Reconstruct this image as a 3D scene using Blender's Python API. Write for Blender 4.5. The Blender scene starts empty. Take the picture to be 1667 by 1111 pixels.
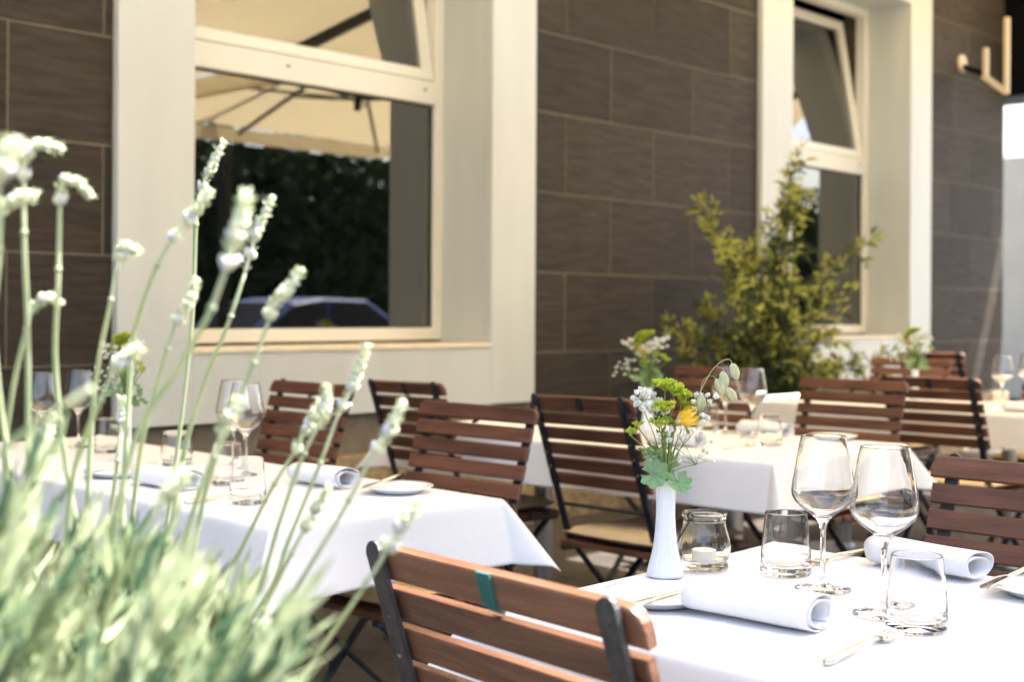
import bpy, bmesh, math, random
from mathutils import Vector, Matrix, Euler, Quaternion
R = math.radians
random.seed(7)
scene = bpy.context.scene
C = scene.collection

# ------------------------------------------------------------------ camera
YAW = R(43.17)                       # angle from the view axis to the facade's direction (+X)
cam_d = bpy.data.cameras.new('camera'); cam = bpy.data.objects.new('camera', cam_d); C.objects.link(cam)
cam_d.lens = 46.4; cam_d.sensor_width = 36; cam_d.clip_start = .05; cam_d.clip_end = 500
cam_d.shift_y = -47.5 / 1667
cam.location = (0, 0, 1.16)
_view = Vector((math.cos(YAW), math.sin(YAW), 0)); _right = Vector((math.sin(YAW), -math.cos(YAW), 0)); _up = Vector((0, 0, 1))
_m = Matrix((_right, _up, -_view)).transposed()
cam.rotation_euler = (_m @ Matrix.Rotation(.006, 3, 'Z')).to_euler()
cam_d.dof.use_dof = True; cam_d.dof.focus_distance = 1.95; cam_d.dof.aperture_fstop = 4.6
scene.camera = cam

# ------------------------------------------------------------------ sky, sun, exposure
TO_SUN = Vector((.42, -.30, .86)).normalized()
world = bpy.data.worlds.new('World'); scene.world = world; world.use_nodes = True
wn = world.node_tree; bg = wn.nodes['Background']
sky = wn.nodes.new('ShaderNodeTexSky'); sky.sky_type = 'NISHITA'; sky.sun_disc = False
sky.sun_elevation = math.asin(TO_SUN.z); sky.sun_rotation = math.atan2(TO_SUN.x, TO_SUN.y)
sky.air_density = 1.0; sky.dust_density = 4.0; sky.ozone_density = .6
wn.links.new(sky.outputs[0], bg.inputs[0]); bg.inputs[1].default_value = .13
sun_d = bpy.data.lights.new('sun', 'SUN'); sun = bpy.data.objects.new('sun', sun_d); C.objects.link(sun)
sun_d.energy = 5.0; sun_d.angle = R(.53); sun_d.color = (1, .97, .92)
sun.location = TO_SUN * 30
sun.rotation_euler = TO_SUN.to_track_quat('Z', 'Y').to_euler()
scene.view_settings.view_transform = 'Standard'; scene.view_settings.look = 'None'
scene.view_settings.gamma = 1; scene.view_settings.use_curve_mapping = False
scene.view_settings.exposure = 2.44
cy = scene.cycles
cy.use_denoising = True
try: cy.denoiser = 'OPENIMAGEDENOISE'
except Exception: pass
cy.max_bounces = 14; cy.transmission_bounces = 14; cy.transparent_max_bounces = 16; cy.diffuse_bounces = 5; cy.glossy_bounces = 6
cy.sample_clamp_indirect = 8; cy.blur_glossy = .3

# ------------------------------------------------------------------ materials
MAT = {}
def mat(name, col, rough=.6, var=.0, scale=8, bump=0, bscale=60, metal=0, spec=.5, col2=None, stretch=(1, 1, 1), trans=0, ior=1.45, sss=0, coat=0, detail=6):
    m = bpy.data.materials.new(name); m.use_nodes = True; MAT[name] = m
    nt = m.node_tree; n = nt.nodes; l = nt.links; p = n['Principled BSDF']
    p.inputs['Base Color'].default_value = (*col, 1); p.inputs['Roughness'].default_value = rough
    p.inputs['Metallic'].default_value = metal; p.inputs['Specular IOR Level'].default_value = spec
    p.inputs['IOR'].default_value = ior
    if trans: p.inputs['Transmission Weight'].default_value = trans
    if coat: p.inputs['Coat Weight'].default_value = coat
    if var or col2 or bump:
        tc = n.new('ShaderNodeTexCoord'); mp = n.new('ShaderNodeMapping'); mp.inputs['Scale'].default_value = stretch
        l.new(tc.outputs['Object'], mp.inputs[0])
        oi0 = n.new('ShaderNodeObjectInfo'); vm = n.new('ShaderNodeVectorMath'); vm.operation = 'SCALE'; vm.inputs[0].default_value = (31, 47, 23)
        l.new(oi0.outputs['Random'], vm.inputs['Scale']); l.new(vm.outputs[0], mp.inputs['Location'])
        if var or col2:
            t = n.new('ShaderNodeTexNoise'); t.inputs['Scale'].default_value = scale; t.inputs['Detail'].default_value = detail
            l.new(mp.outputs[0], t.inputs['Vector'])
            r = n.new('ShaderNodeValToRGB'); l.new(t.outputs['Fac'], r.inputs[0])
            a = col2 or tuple(c * (1 - var) for c in col); b = col if col2 else tuple(min(1, c * (1 + var)) for c in col)
            r.color_ramp.elements[0].position = .3; r.color_ramp.elements[0].color = (*a, 1)
            r.color_ramp.elements[1].position = .7; r.color_ramp.elements[1].color = (*b, 1)
            oi = n.new('ShaderNodeObjectInfo'); hs = n.new('ShaderNodeHueSaturation')
            mr = n.new('ShaderNodeMapRange'); mr.inputs[3].default_value = 1 - .35 * max(var, .1); mr.inputs[4].default_value = 1 + .35 * max(var, .1)
            l.new(oi.outputs['Random'], mr.inputs[0]); l.new(mr.outputs[0], hs.inputs['Value'])
            l.new(r.outputs[0], hs.inputs['Color']); l.new(hs.outputs[0], p.inputs['Base Color'])
        if bump:
            t2 = n.new('ShaderNodeTexNoise'); t2.inputs['Scale'].default_value = bscale; t2.inputs['Detail'].default_value = 5
            l.new(mp.outputs[0], t2.inputs['Vector'])
            b = n.new('ShaderNodeBump'); b.inputs['Strength'].default_value = bump; b.inputs['Distance'].default_value = .01
            l.new(t2.outputs['Fac'], b.inputs['Height']); l.new(b.outputs[0], p.inputs['Normal'])
    return m

def leaf_mat(name, col, col2, trans=.4, rough=.55, scale=30):
    m = mat(name, col, rough, col2=col2, scale=scale, spec=.3)
    nt = m.node_tree; n = nt.nodes; l = nt.links; p = n['Principled BSDF']
    tr = n.new('ShaderNodeBsdfTranslucent'); mx = n.new('ShaderNodeMixShader'); mx.inputs[0].default_value = trans
    src = p.inputs['Base Color'].links[0].from_socket
    l.new(src, tr.inputs[0]); l.new(p.outputs[0], mx.inputs[1]); l.new(tr.outputs[0], mx.inputs[2])
    l.new(mx.outputs[0], n['Material Output'].inputs[0])
    return m

def pane_mat(name, ior=2.1, tint=(.86, .9, .86)):
    m = bpy.data.materials.new(name); m.use_nodes = True; MAT[name] = m
    nt = m.node_tree; n = nt.nodes; l = nt.links; n.remove(n['Principled BSDF'])
    tr = n.new('ShaderNodeBsdfTransparent'); tr.inputs[0].default_value = (*tint, 1)
    gl = n.new('ShaderNodeBsdfGlossy'); gl.inputs['Roughness'].default_value = .0
    fr = n.new('ShaderNodeFresnel'); fr.inputs[0].default_value = ior
    mx = n.new('ShaderNodeMixShader')
    l.new(fr.outputs[0], mx.inputs[0]); l.new(tr.outputs[0], mx.inputs[1]); l.new(gl.outputs[0], mx.inputs[2])
    l.new(mx.outputs[0], n['Material Output'].inputs[0])
    return m

mat('facade_tile', (.047, .039, .030), .62, var=.6, spec=.2, col2=(.023, .018, .0135), scale=5, stretch=(1.0, 1, 9), bump=.3, bscale=25, detail=9)
mat('grout', (.15, .125, .09), .9, var=.15, scale=20)
mat('surround_paint', (.53, .555, .54), .5, var=.04, scale=2.2, stretch=(3, 3, .5), bump=.02, bscale=200)
mat('window_paint', (.68, .66, .59), .38, var=.02, scale=3)
mat('sill_paint', (.66, .58, .45), .45, var=.06, scale=6)
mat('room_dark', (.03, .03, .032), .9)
mat('gasket', (.02, .02, .02), .7)
mat('plinth_stone', (.36, .27, .15), .95, col2=(.15, .11, .06), scale=26, bump=1.0, bscale=70)
mat('ground_stone', (.065, .05, .04), .85, col2=(.03, .024, .02), scale=7, bump=.8, bscale=30)
mat('street_paving', (.30, .27, .22), .9, var=.15, scale=6, bump=.3, bscale=150)  # light paving, made pale and warm to bounce sunlight onto the terrace
mat('chair_wood', (.175, .074, .044), .42, var=.6, col2=(.080, .034, .021), scale=6, stretch=(8, 1, 8), bump=.18, bscale=24, spec=.4, detail=8)
mat('chair_wood_worn', (.20, .092, .054), .38, var=.5, col2=(.10, .044, .027), scale=6, stretch=(8, 1, 8), bump=.2, bscale=24, spec=.5, detail=8, coat=.25)
mat('chair_steel', (.018, .021, .028), .42, var=.2, scale=30, bump=.1, bscale=200)
mat('chair_steel_grey', (.06, .06, .062), .40, var=.3, scale=60, bump=.15, bscale=250, metal=.3)
mat('teal_paint', (.02, .14, .125), .5, col2=(.015, .10, .10), scale=40, bump=.2, bscale=150)
mat('brass', (.55, .40, .16), .35, metal=.9)
mat('cushion_tan', (.64, .50, .31), .9, var=.06, scale=15, bump=.3, bscale=300)
mat('cushion_grey', (.30, .24, .20), .9, var=.06, scale=15, bump=.3, bscale=300)
mat('linen', (.74, .74, .745), .85, var=.012, scale=3, bump=.35, bscale=9, spec=.2)
mat('napkin', (.76, .76, .78), .85, bump=.15, bscale=60, spec=.2)
mat('porcelain', (.85, .86, .86), .12, spec=.5, coat=.3)
mat('vase_porcelain', (.72, .745, .79), .3, spec=.5)
mat('glass', (1, 1, 1), 0, trans=1, ior=1.46)
mat('jar_glass', (.97, .98, .94), .0, trans=1, ior=1.46)
mat('wax', (.86, .84, .78), .5)
mat('silver', (.72, .69, .62), .16, metal=1)
mat('wire', (.01, .01, .01), .5)
mat('table_steel', (.42, .42, .42), .35, metal=.8)
mat('table_wood', (.25, .17, .10), .6)
mat('bark', (.13, .09, .06), .9, var=.3, scale=30, bump=.5, bscale=80)
mat('planter', (.10, .10, .105), .6, var=.1, scale=10)
mat('terracotta', (.28, .14, .08), .8, var=.1, scale=12)
mat('soil', (.05, .035, .025), 1, var=.3, scale=40, bump=.6)
leaf_mat('olive_leaf', (.10, .13, .045), (.022, .042, .016), .35)
leaf_mat('olive_tip', (.58, .57, .13), (.32, .35, .08), .5)
leaf_mat('lavender_leaf', (.46, .50, .32), (.22, .29, .16), .38, scale=14)
leaf_mat('lavender_leaf_shade', (.12, .19, .11), (.045, .10, .06), .3, scale=14)  # darker copy mixed among the leaves; shade between blades put into colour
leaf_mat('lavender_stem', (.54, .58, .38), (.38, .46, .28), .3)
leaf_mat('lavender_bud', (.88, .88, .70), (.68, .74, .52), .35, scale=120)
leaf_mat('lavender_corolla', (.72, .68, .78), (.60, .60, .62), .3, scale=60)
leaf_mat('hedge_leaf', (.045, .065, .022), (.018, .03, .012), .25, scale=4)
leaf_mat('mantle_leaf', (.27, .42, .22), (.18, .33, .15), .35, scale=45)
leaf_mat('fresh_stem', (.26, .36, .10), (.20, .28, .09), .25)
leaf_mat('lime_umbel', (.58, .64, .07), (.42, .52, .05), .35, scale=150)
leaf_mat('baby_breath', (.88, .87, .84), (.70, .72, .62), .3, scale=200)
leaf_mat('yellow_petal', (.92, .68, .08), (.85, .55, .05), .35, scale=60)
leaf_mat('grass_spikelet', (.74, .72, .46), (.55, .58, .32), .35, scale=120)
leaf_mat('canopy_fabric', (.82, .735, .56), (.79, .71, .53), .62, .9, scale=3)
leaf_mat('awning_fabric', (.30, .27, .22), (.28, .25, .20), .1, .9, scale=3)
mat('parasol_frame', (.03, .03, .032), .4, metal=.3)
mat('neighbour_wall', (.42, .39, .32), .8, var=.05, scale=3)
leaf_mat('white_blind', (.88, .89, .90), (.85, .86, .88), .6)
mat('bracket_paint', (.60, .50, .36), .5)
mat('black_panel', (.004, .004, .005), .6, spec=.05)
mat('car_paint', (.012, .03, .11), .45)
mat('car_glass', (.01, .011, .014), .35, spec=.3)
mat('tyre', (.015, .015, .015), .8)
mat('rim', (.45, .45, .46), .3, metal=.9)
pane_mat('window_glass', 3.0)
_lamp = mat('lamp_glow', (1, .6, .2), .5)
_lamp.node_tree.nodes['Principled BSDF'].inputs['Emission Color'].default_value = (1, .5, .12, 1)
_lamp.node_tree.nodes['Principled BSDF'].inputs['Emission Strength'].default_value = 4

# ------------------------------------------------------------------ mesh helpers
class MB:
    """collects vertices and faces; build() makes ONE mesh object"""
    def __init__(s): s.v = []; s.f = []; s.mi = []
    def add(s, v, f, m=0):
        o = len(s.v); s.v += [tuple(p) for p in v]; s.f += [tuple(i + o for i in q) for q in f]; s.mi += [m] * len(f)
        return s
    def box(s, x0, x1, y0, y1, z0, z1, bev=0, m=0):
        if bev:
            bm = bmesh.new(); bmesh.ops.create_cube(bm, size=1)
            for q in bm.verts: q.co = Vector(((x0 + x1) / 2 + q.co.x * (x1 - x0), (y0 + y1) / 2 + q.co.y * (y1 - y0), (z0 + z1) / 2 + q.co.z * (z1 - z0)))
            bmesh.ops.bevel(bm, geom=bm.edges[:], offset=bev, segments=1, affect='EDGES', profile=.5)
            bm.verts.index_update()
            s.add([q.co[:] for q in bm.verts], [[q.index for q in f.verts] for f in bm.faces], m); bm.free(); return s
        return s.add([(x0, y0, z0), (x1, y0, z0), (x1, y1, z0), (x0, y1, z0), (x0, y0, z1), (x1, y0, z1), (x1, y1, z1), (x0, y1, z1)],
                     [(3, 2, 1, 0), (4, 5, 6, 7), (0, 1, 5, 4), (1, 2, 6, 5), (2, 3, 7, 6), (3, 0, 4, 7)], m)
    def tube(s, pts, rad, n=6, cap=True, m=0):
        pts = [Vector(p) for p in pts]; rs = rad if isinstance(rad, (list, tuple)) else [rad] * len(pts)
        v = []; f = []; ref = None
        for i, p in enumerate(pts):
            t = (pts[min(i + 1, len(pts) - 1)] - pts[max(i - 1, 0)])
            t = t.normalized() if t.length > 1e-9 else Vector((0, 0, 1))
            if ref is None:
                ref = t.orthogonal().normalized()
            ref = (ref - t * ref.dot(t)); ref = ref.normalized() if ref.length > 1e-6 else t.orthogonal().normalized()
            b = t.cross(ref)
            for k in range(n):
                a = 2 * math.pi * k / n; v.append(p + (ref * math.cos(a) + b * math.sin(a)) * rs[i])
        for i in range(len(pts) - 1):
            for k in range(n):
                k2 = (k + 1) % n; f.append((i * n + k, i * n + k2, (i + 1) * n + k2, (i + 1) * n + k))
        if cap: f.append(tuple(range(n))[::-1]); f.append(tuple((len(pts) - 1) * n + k for k in range(n)))
        return s.add(v, f, m)
    def bar(s, a, b, w, t, wdir, m=0):
        """flat bar from a to b: width w along wdir, thickness t"""
        a = Vector(a); b = Vector(b); d = (b - a).normalized(); wd = Vector(wdir); wd = (wd - d * wd.dot(d)).normalized(); td = d.cross(wd)
        v = [p + wd * i * w / 2 + td * j * t / 2 for p in (a, b) for i, j in ((-1, -1), (1, -1), (1, 1), (-1, 1))]
        return s.add(v, [(0, 1, 2, 3), (7, 6, 5, 4), (0, 4, 5, 1), (1, 5, 6, 2), (2, 6, 7, 3), (3, 7, 4, 0)], m)
    def lathe(s, prof, n=32, closed=False, m=0, flute=0, flutes=0):
        v = []; f = []; L = len(prof)
        for (r, z) in prof:
            for k in range(n):
                a = 2 * math.pi * k / n; rr = r * (1 + flute * math.cos(flutes * a)); v.append((rr * math.cos(a), rr * math.sin(a), z))
        for i in range(L if closed else L - 1):
            j = (i + 1) % L
            for k in range(n):
                k2 = (k + 1) % n; f.append((i * n + k, i * n + k2, j * n + k2, j * n + k))
        if not closed:
            f.append(tuple(range(n))[::-1]); f.append(tuple((L - 1) * n + k for k in range(n)))
        return s.add(v, f, m)
    def ball(s, c, r, n=6, rings=4, sq=(1, 1, 1), m=0, axis=None):
        v = []; f = []; c = Vector(c)
        q = Vector((0, 0, 1)).rotation_difference(Vector(axis)) if axis is not None else None
        for i in range(1, rings):
            ph = math.pi * i / rings
            for k in range(n):
                a = 2 * math.pi * k / n; p = Vector((r * sq[0] * math.sin(ph) * math.cos(a), r * sq[1] * math.sin(ph) * math.sin(a), r * sq[2] * math.cos(ph)))
                v.append(c + (q @ p if q else p))
        t = Vector((0, 0, r * sq[2])); v += [c + (q @ t if q else t), c - (q @ t if q else t)]
        T, B = len(v) - 2, len(v) - 1
        for k in range(n): f.append((T, k, (k + 1) % n)); f.append((B, (rings - 2) * n + (k + 1) % n, (rings - 2) * n + k))
        for i in range(rings - 2):
            for k in range(n): k2 = (k + 1) % n; f.append((i * n + k, (i + 1) * n + k, (i + 1) * n + k2, i * n + k2))
        return s.add(v, f, m)
    def leaf(s, p, d, n, L, w, bend=.15, m=0):
        """pointed leaf from p along d, face normal n"""
        p = Vector(p); d = Vector(d).normalized(); n = Vector(n); n = (n - d * n.dot(d)); n = n.normalized() if n.length > 1e-6 else d.orthogonal().normalized(); sd = d.cross(n)
        a = p; b = p + d * L * .35 + n * bend * L * .3; c2 = p + d * L * .72 + n * bend * L * .25; e = p + d * L - n * bend * L * .15
        v = [a, b + sd * w / 2, b - sd * w / 2, c2 + sd * w * .4, c2 - sd * w * .4, e, b - n * w * .12, c2 - n * w * .1]
        return s.add(v, [(0, 6, 1), (0, 2, 6), (1, 6, 7, 3), (6, 2, 4, 7), (3, 7, 5), (7, 4, 5)], m)
    def mesh(s, name, mats, smooth=False):
        me = bpy.data.meshes.new(name); me.from_pydata(s.v, [], s.f); me.update()
        for k in (mats if isinstance(mats, (list, tuple)) else [mats]): me.materials.append(MAT[k])
        if any(s.mi): me.polygons.foreach_set('material_index', s.mi)
        if smooth: me.polygons.foreach_set('use_smooth', [True] * len(me.polygons))
        return me
    def build(s, name, mats, parent=None, smooth=False, loc=(0, 0, 0)):
        return link(name, s.mesh(name, mats, smooth), parent, loc)

def link(name, me, parent=None, loc=(0, 0, 0)):
    o = bpy.data.objects.new(name, me); C.objects.link(o); o.location = loc
    if parent is not None: o.parent = parent
    return o
def tag(o, label=None, cat=None, group=None, kind=None):
    for k, v in (('label', label), ('category', cat), ('group', group), ('kind', kind)):
        if v: o[k] = v
    return o
def thing(name, label, cat, loc=(0, 0, 0), rz=0, group=None):
    o = link(name, None, None, loc); o.rotation_euler = (0, 0, rz); o.empty_display_size = .1
    return tag(o, label, cat, group)
def sharp(o, ang=40):
    me = o.data
    try: me.set_sharp_from_angle(angle=R(ang))
    except Exception: pass
    return o
def copy_tree(o, parent=None):
    c = o.copy(); C.objects.link(c); c.parent = parent
    for ch in [k for k in bpy.data.objects if k.parent == o]: copy_tree(ch, c)
    return c
def rnd(a, b): return random.uniform(a, b)
def rvec():
    while True:
        v = Vector((rnd(-1, 1), rnd(-1, 1), rnd(-1, 1)))
        if .05 < v.length < 1: return v.normalized()
def bez(pts, n=10):
    """smooth curve through points (Catmull-Rom)"""
    P = [Vector(p) for p in pts]; P = [P[0] * 2 - P[1]] + P + [P[-1] * 2 - P[-2]]; out = []
    for i in range(1, len(P) - 2):
        for k in range(n):
            t = k / n; a, b, c, d = P[i - 1:i + 3]
            out.append(.5 * ((2 * b) + (c - a) * t + (2 * a - 5 * b + 4 * c - d) * t * t + (3 * b - a - 3 * c + d) * t ** 3))
    out.append(P[-2]); return out

# ------------------------------------------------------------------ ground
def zg(y): return max(0, min(y, 4.65) - 1.2) * .016      # the terrace falls gently away from the house
g = MB()
xs = (-60, 80); ys = (-1.6, 1.2, 4.7)
g.add([(x, y, zg(y)) for y in ys for x in xs], [(0, 1, 3, 2), (2, 3, 5, 4)])
tag(g.build('terrace_ground', 'ground_stone'), kind='structure')
g = MB(); g.box(-60, 80, -1.75, -1.6, -.3, .004, m=0)
tag(g.build('kerb', 'neighbour_wall'), kind='structure')
g = MB(); g.add([(-300, -300, -.12), (300, -300, -.12), (300, -1.75, -.12), (-300, -1.75, -.12), (300, 60, -.13), (-300, 60, -.13)], [(0, 1, 2, 3), (3, 2, 4, 5)])
tag(g.build('street_ground', 'street_paving'), kind='structure')

# ------------------------------------------------------------------ building
D = 4.68                                     # tile face
bld = thing('restaurant_building', 'restaurant facade of dark brown tiles with two pale framed windows', 'building', (0, D, 0))
OFF = (0, -D, 0)
WIN = [(3.05, 4.80, 2.70, 5.13), (7.67, 9.36, 7.30, 9.71)]
ZS, ZH, ZB, ZT = 1.0, 3.52, .69, 3.86
w = MB(); Y0, Y1 = D + .0022, D + .55
xsn = [-3.0] + [x for a in WIN for x in (a[0] - .03, a[1] + .03)] + [11.15]
for i in range(0, len(xsn), 2): w.box(xsn[i], xsn[i + 1], Y0, Y1, 0, 7)
for a in WIN:
    w.box(a[0] - .03, a[1] + .03, Y0 + .001, Y1, 0, ZS - .04); w.box(a[0] - .03, a[1] + .03, Y0 + .001, Y1, ZH + .03, 7)
w.build('wall', 'grout', bld, loc=OFF)
# room behind the windows
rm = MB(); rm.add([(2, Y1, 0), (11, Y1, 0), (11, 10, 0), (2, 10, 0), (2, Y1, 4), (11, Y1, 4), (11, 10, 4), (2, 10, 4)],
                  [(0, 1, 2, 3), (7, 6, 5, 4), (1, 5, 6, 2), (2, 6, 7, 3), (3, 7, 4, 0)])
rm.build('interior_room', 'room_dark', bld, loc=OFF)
# plinth
pl = MB(); pl.box(-3, 11.2, D - .035, Y0 + .001, 0, .50, bev=.008); pl.build('plinth', 'plinth_stone', bld, loc=OFF)
# tiles: running bond, 0.785 x 0.427 pitch
TW, TH, J = .785, .4275, .0065
zbase = .945 - TH
tile_cache = {}
def tile_mesh(wd, ht):
    k = (round(wd, 3), round(ht, 3))
    if k not in tile_cache: tile_cache[k] = MB().box(0, wd, 0, .02, 0, ht, bev=.002).mesh('tile', 'facade_tile')
    return tile_cache[k]
blocked = [(a[2], a[3]) for a in WIN]
for row in range(0, 9):
    z0 = zbase + row * TH; z1 = z0 + TH
    x = 5.41 - 12 * TW + (.388 if row % 2 == 0 else 0) - .0
    while x < 11.15:
        a, b = max(x, -3) + J / 2, min(x + TW, 11.15) - J / 2
        segs = [(a, b)]
        for (p, q) in blocked:
            ns = []
            for (s0, s1) in segs:
                if z1 <= ZB or z0 >= ZT or s1 <= p or s0 >= q: ns.append((s0, s1)); continue
                if z0 < ZB and z1 > ZB and row == 0: pass
                if s0 < p: ns.append((s0, p - .004))
                if s1 > q: ns.append((q + .004, s1))
            segs = ns
        for (s0, s1) in segs:
            if s1 - s0 > .03: link('tile', tile_mesh(s1 - s0, TH - J), bld, (s0, rnd(-.0012, .0012), z0 + J / 2))
        x += TW
# window surrounds and windows
for k, (x0, x1, a0, a1) in enumerate(WIN):
    F0, F1 = D - .035, D + .34
    s = MB()
    s.box(a0, x0, F0, D + .02, ZB, ZT, bev=.003); s.box(x1, a1, F0, D + .02, ZB, ZT, bev=.003)
    s.box(x0, x1, F0 + .0005, D + .02, ZB + .001, ZS - .022); s.box(x0, x1, F0 + .0005, D + .02, ZH, ZT - .001)
    s.box(x0 - .02, x0, D + .02, F1, ZS - .03, ZH + .02); s.box(x1, x1 + .02, D + .02, F1, ZS - .03, ZH + .02); s.box(x0, x1, D + .02, F1, ZH, ZH + .02)
    sur = s.build('window_surround', 'surround_paint', bld, loc=OFF)
    m = MB(); m.box(x0, x1, F0 - .006, F1, ZS - .022, ZS, bev=.004)
    m.build('sill', 'sill_paint', sur)
    # outer frame and transom
    f = MB(); ya, yb = F1 - .02, F1 + .06; jw = .06
    f.box(x0, x0 + jw, ya, yb, ZS + .012, ZH, bev=.004); f.box(x1 - jw, x1, ya, yb, ZS + .012, ZH, bev=.004)
    f.box(x0 + jw, x1 - jw, ya + .001, yb, ZS + .012, ZS + .075, bev=.004); f.box(x0 + jw, x1 - jw, ya + .001, yb, ZH - .06, ZH, bev=.004)
    f.box(x0 + jw, x1 - jw, ya - .004, yb, 2.235, 2.355, bev=.005)
    win = f.build('window', 'window_paint', bld, loc=OFF)
    m = MB(); m.box(x0 + jw - .005, x1 - jw + .005, ya + .036, ya + .044, ZS + .07, 2.24); m.build('pane', 'window_glass', win)
    m = MB()
    for (p, q, r_, t_) in ((x0 + jw, x0 + jw + .006, ZS + .075, 2.235), (x1 - jw - .006, x1 - jw, ZS + .075, 2.235), (x0 + jw, x1 - jw, 2.228, 2.235), (x0 + jw, x1 - jw, ZS + .075, ZS + .081)):
        m.box(p, q, ya + .026, ya + .035, r_, t_)
    m.build('gasket', 'gasket', win)
    for xx in (x0 + .42 * (x1 - x0), x1 - .14):
        m = MB(); m.box(xx - .012, xx + .012, ya - .007, ya - .004, 2.302, 2.311, bev=.001); m.build('drain_cap', 'gasket', win)
    # bottom-hung sash tilted into the room
    sw = .072; sx0, sx1 = x0 + jw + .006, x1 - jw - .006; hz = ZH - .06 - 2.36
    sm = MB(); sm.box(sx0, sx0 + sw, 0, .06, 0, hz, bev=.005); sm.box(sx1 - sw, sx1, 0, .06, 0, hz, bev=.005)
    sm.box(sx0 + sw, sx1 - sw, .001, .06, 0, sw - .012, bev=.005); sm.box(sx0 + sw, sx1 - sw, .001, .06, hz - sw, hz, bev=.005)
    sp = MB(); sp.box(sx0 + sw - .004, sx1 - sw + .004, .026, .034, sw - .016, hz - sw + .004)
    tilt = Matrix.Rotation(R(-9.5), 4, 'X')
    for mb in (sm, sp): mb.v = [tuple(tilt @ Vector(p) + Vector((0, ya + .004, 2.362))) for p in mb.v]
    sm.build('sash', 'window_paint', win); sp.build('sash_pane', 'window_glass', win)
# awning of the building above the windows: shades the facade
aw = thing('facade_awning', 'long beige fabric awning projecting from the facade above the windows', 'awning', (4, D, 3.75))
AD = 2.0
m = MB(); m.add([(-9, .0, .60), (8.2, .0, .60), (8.2, -AD, .0), (-9, -AD, .0), (-9, .0, .595), (8.2, .0, .595), (8.2, -AD, -.005), (-9, -AD, -.005)],
                [(3, 2, 1, 0), (4, 5, 6, 7), (0, 1, 5, 4), (1, 2, 6, 5), (2, 3, 7, 6), (3, 0, 4, 7)])
m.build('awning_cloth', 'canopy_fabric', aw)
m = MB(); m.box(-9, 8.2, -AD - .05, -AD - .002, -.06, .02); m.build('front_bar', 'parasol_frame', aw)
m = MB(); m.box(-9, 8.2, -.12, .0, .605, .75); m.build('cassette', 'parasol_frame', aw)
for xx in (-8.5, -5.4, -2.3, .1, 1.6, 3.2, 5.0, 6.9):
    m = MB(); m.bar((xx, -.01, .38), (xx + .75, -.85, .20), .07, .05, (0, 0, 1)); m.bar((xx + .75, -.85, .20), (xx, -AD - .01, -.03), .07, .05, (0, 0, 1)); m.build('folding_arm', 'parasol_frame', aw)

# ------------------------------------------------------------------ chairs
def slat_mesh(name, w, h, t, rc=0, matn='chair_wood'):
    """slat spanning y, height along z, thickness along x; rc = corner radius of the upper corners"""
    b = MB()
    if rc:
        out = [(-w / 2, 0), (w / 2, 0)]
        for k in range(5): a = k / 4 * math.pi / 2; out.append((w / 2 - rc + rc * math.cos(a), h - rc + rc * math.sin(a)))
        for k in range(5): a = math.pi / 2 + k / 4 * math.pi / 2; out.append((-w / 2 + rc + rc * math.cos(a), h - rc + rc * math.sin(a)))
    else: out = [(-w / 2, 0), (w / 2, 0), (w / 2, h), (-w / 2, h)]
    n = len(out); e = .0022
    def ring(x, k): 
        cy_, cz_ = 0, h / 2
        return [(x, y - math.copysign(k, y), z + (k if z < cz_ else -k)) for (y, z) in out]
    rings = ring(-t / 2, e) + ring(-t / 2 + e, 0) + ring(t / 2 - e, 0) + ring(t / 2, e)
    f = [tuple(range(n)), tuple(range(3 * n, 4 * n))[::-1]]
    for i in range(3):
        for k in range(n): k2 = (k + 1) % n; f.append((i * n + k2, i * n + k, (i + 1) * n + k, (i + 1) * n + k2))
    b.add(rings, f); return b.mesh(name, matn)
CW = .445
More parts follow.
